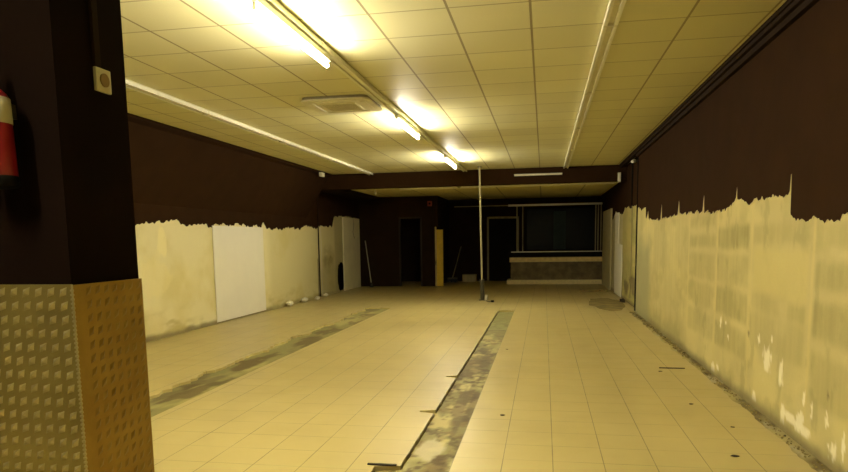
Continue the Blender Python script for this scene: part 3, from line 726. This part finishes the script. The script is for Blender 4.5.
t = thing('metal_framework', 'thin grey metal frame of posts rising from the bar counter to a long top rail', 'frame', (.4, 22.55, 1.06))
for x in (-.89, -.70, 1.66, 1.74, 1.83):
    mb = MB(); mb.box(x - .017, x + .017, 22.40, 22.44, 1.061, 2.58, .004); mb.build('post', M['frame'], t)
mb = MB(); mb.box(-1.18, 1.86, 22.36, 22.46, 2.58, 2.64, .004); mb.build('top_rail', M['steel'], t)
mb = MB(); mb.box(-3.0, 1.86, 22.47, 22.49, 2.60, 2.63); mb.build('rear_rail', M['frame'], t)
mb = MB(); mb.box(-3.39, XR2, YB - .12, YB, 2.68, ZC2)
struct(mb.build('shade_band', M['near_black']))  # dark band added where the top of the back wall lies in shadow
d = struct(thing('window_1', None, None, (.5, YB - .05, 1.1)))
mb = MB(); mb.box(-.6, 1.85, YB - .035, YB - .015, 1.1, 2.55); mb.build('pane', M['glass'], d)
mb = MB(); mb.box(-.66, -.6, YB - .05, YB - .001, 1.05, 2.6); mb.box(1.85, 1.9, YB - .05, YB - .001, 1.05, 2.6); mb.box(-.66, 1.9, YB - .05, YB - .001, 2.55, 2.6); mb.box(-.66, 1.9, YB - .05, YB - .001, 1.05, 1.1); mb.build('window_frame', M['black'], d)
mb = MB()
n = 26
for k in range(n):
    x = .33 + .42 * k / n; mb.box(x, x + .42 / n, YB - .10 - .02 * math.sin(k * 1.6), YB - .085 - .02 * math.sin(k * 1.6), 1.12, 2.45)
ref(mb, 'band', M['teal'], 'narrow dark teal curtain painted as a reflection in the black opening over the bar', 'band')  # pleated strip coloured to stand in for a reflection in the dark glass

# ------------------------------------------------------------------ right wall recess: boards
t = MB(); t.box(XR2 - .05, XR2 - .008, 19.6, 22.2, .0, 2.33, .006)
ref(t, 'door_board', plain('pale_yellowed_board', (.56, .52, .35), .6, var=.1, sc=2), 'pale yellowed upright board on the right wall beside the bar counter', 'board')
pts = [(17.0, .02), (18.5, .02), (18.62, .6), (18.55, 1.3), (18.6, 2.16), (17.75, 2.14), (17.7, 1.35), (16.95, 1.32), (16.9, .7)]
t = MB(); t.prism(pts, 0, XR2 - .035, XR2 - .012)
ref(t, 'plaster_sheet', M['board'], 'broken white plaster sheet with a cut corner on the right wall recess', 'board')
mb = MB()
for k in range(5):
    a = rnd.uniform(0, 6); mb.box(1.80 + rnd.uniform(-.04, .03), 1.86, 15.8 + k * .07, 15.85 + k * .07, 0, .05 + .03 * rnd.random(), .008)
ref(mb, 'debris_heap', M['chip'], 'small dark debris heap at the foot of the right wall recess', 'debris')
# dark mat / dirt patch near the right rear
mb = MB()
pp = []
for k in range(22):
    a = 2 * PI * k / 22; rr = 1 + .25 * (rnd.random() - .5)
    pp.append((1.42 + .40 * rr * math.cos(a), 15.6 + 1.5 * rr * math.sin(a)))
mb.prism(pp, 2, .0005, .004)
ref(mb, 'floor_paper', plain('dirty_paper', (.27, .22, .09), .8, var=.5, sc=3), 'dull dirty sheet lying on the tiles by the right recess', 'sheet')
mb = MB()
for k in range(10):
    x = 1.0 + k * .075; mb.tube((x, 19.1 + .1 * math.sin(k), .02), (x + .08, 19.1 + .1 * math.sin(k + 1), .02), .022, n=6)
ref(mb, 'hose', M['rubble'], 'dark limp hose lying on the floor in front of the bar', 'hose')

# ------------------------------------------------------------------ prop pole in the room
px, pya, pyb = -1.50, 16.36, 15.75
t = thing('metal_pole', 'slim silvery metal pole standing from floor to ceiling before the beam', 'pole', (px, pya, 0))
def pp_(z): return (px, pya + (pyb - pya) * z / 3.2, z)
mb = MB(); mb.tube(pp_(.45), pp_(3.185), .023, n=14); mb.build('upper_tube', plain('worn_pole_paint', (.46, .43, .30), .4, var=.1), t)
mb = MB(); mb.tube(pp_(.015), pp_(.52), .048, .045, n=14); mb.build('lower_tube', M['darksteel'], t)
mb = MB(); mb.tube(pp_(.44), pp_(.52), .06, n=14); mb.build('collar', M['darksteel'], t)
mb = MB(); mb.box(px - .08, px + .08, pya - .08, pya + .08, 0, .015, .004); mb.build('base_plate', M['darksteel'], t)
mb = MB(); mb.box(px - .05, px + .05, pyb - .05, pyb + .05, 3.187, 3.199); mb.build('top_plate', M['darksteel'], t)
t = thing('plug', 'white plug and short dark lead lying at the foot of the metal pole', 'plug', (-1.36, 16.3, 0))
mb = MB(); mb.tube((-1.40, 16.22, .02), (-1.38, 16.2, .15), .035, .028, n=12); mb.build('plug_body', M['white'], t)
mb = MB(); mb.path([(-1.39, 16.15, .015), (-1.36, 16.0, .01), (-1.30, 15.9, .01), (-1.22, 15.85, .012)], .009, 6); mb.tube((-1.24, 15.85, .025), (-1.18, 15.83, .025), .025, n=8); mb.build('lead', M['black'], t)

# ------------------------------------------------------------------ crumbs and chips
def lump(cx, cy, r, mat, name, label, cat, group, z0=0.0, flat=.7, sx=1, sy=1):
    import bmesh
    bm = bmesh.new(); bmesh.ops.create_icosphere(bm, subdivisions=2, radius=1)
    ph = rnd.uniform(0, 50)
    b = MB()
    for v_ in bm.verts:
        k = .75 + .5 * float(vn(v_.co.x * 1.7 + ph, v_.co.y * 1.7 + v_.co.z * 2 + ph)); v_.co *= k
    bm.verts.index_update()
    zm = min(v_.co.z for v_ in bm.verts)
    b.add([(cx + v_.co.x * r * sx, cy + v_.co.y * r * sy, z0 + (v_.co.z - zm) * r * flat) for v_ in bm.verts], [[v_.index for v_ in f.verts] for f in bm.faces]); bm.free()
    return ref(b, name, mat, label, cat, group)
G1 = 'white plaster crumbs along the left wall'
for k, (y, x, r, lb) in enumerate(((14.75, -5.93, .085, 'white plaster crumb nearest the camera by the left wall'),
                                   (15.75, -5.93, .09, 'white plaster crumb second from the camera along the left wall'),
                                   (16.35, -5.80, .07, 'white plaster crumb third from the camera along the left wall'),
                                   (17.25, -5.88, .075, 'white plaster crumb at the foot of the left wall conduit'))):
    lump(x, y, r, M['chunk'], 'plaster_crumb', lb, 'rubble', G1)
G2 = 'dark crumbs scattered on the beige tiles'
for x, y, r, lb in ((-.34, 5.56, .024, 'dark crumb on the tiles just right of the stripped channel'),
                    (1.32, 6.15, .022, 'dark crumb on the tiles right of centre near the white wall chips'),
                    (1.30, 4.69, .028, 'dark crumb closest to the camera on the right-hand tiles'),
                    (1.48, 5.43, .018, 'smallest dark crumb near the right wall edge in the foreground'),
                    (-.49, 9.0, .02, 'tiny dark crumb beside the middle of the stripped channel'),
                    (1.30, 7.65, .022, 'dark crumb by the right wall halfway along the rough plaster')):
    lump(x, y, r * .7, M['chip'], 'dark_crumb', lb, 'rubble', G2, flat=.3, sx=1.4)
for (x0, x1, y, lb, th) in ((-1.17, -.97, 4.19, 'broken dark tile sliver at the near end of the channel', .014),
                            (1.32, 1.60, 7.85, 'thin dark splinter on the tiles near the right wall', .012)):
    b = MB(); n = 7
    up = [(x0 + (x1 - x0) * i / n, y + th * (.5 + .5 * rnd.random())) for i in range(n + 1)]
    lo = [(x0 + (x1 - x0) * i / n, y - th * (.5 + .5 * rnd.random())) for i in range(n, -1, -1)]
    b.prism(up + lo, 2, .0005, .010)
    ref(b, 'splinter', M['chip'], lb, 'rubble')
# ground-down rubble in the gap along the right wall
b = MB()
for k in range(650):
    y = rnd.uniform(3.2, 13.8); dens = 1.5 if 8.6 < y < 13.4 else .6
    x = XR - abs(rnd.gauss(0, .035)) - .012
    r = rnd.uniform(.004, .013) * dens
    z0 = -.008 if x > 1.77 else .0
    if x < 1.70: continue
    h = r * rnd.uniform(.6, 1.6)
    vs = [(x + sx_ * r * rnd.uniform(.6, 1.1), y + sy_ * r * rnd.uniform(.6, 2.0), z0 + (h if sz_ else 0)) for sx_ in (-1, 1) for sy_ in (-1, 1) for sz_ in (0, 1)]
    vs = [(min(p[0], XR - .008), p[1], p[2]) for p in vs]
    b.add(vs, [(0, 1, 3, 2), (4, 6, 7, 5), (0, 4, 5, 1), (2, 3, 7, 6), (0, 2, 6, 4), (1, 5, 7, 3)])
o = b.build('rubble_line', M['rubble']); tag(o, 'dirty rubble and grit lying in the gap along the right wall', 'rubble', None, 'stuff')
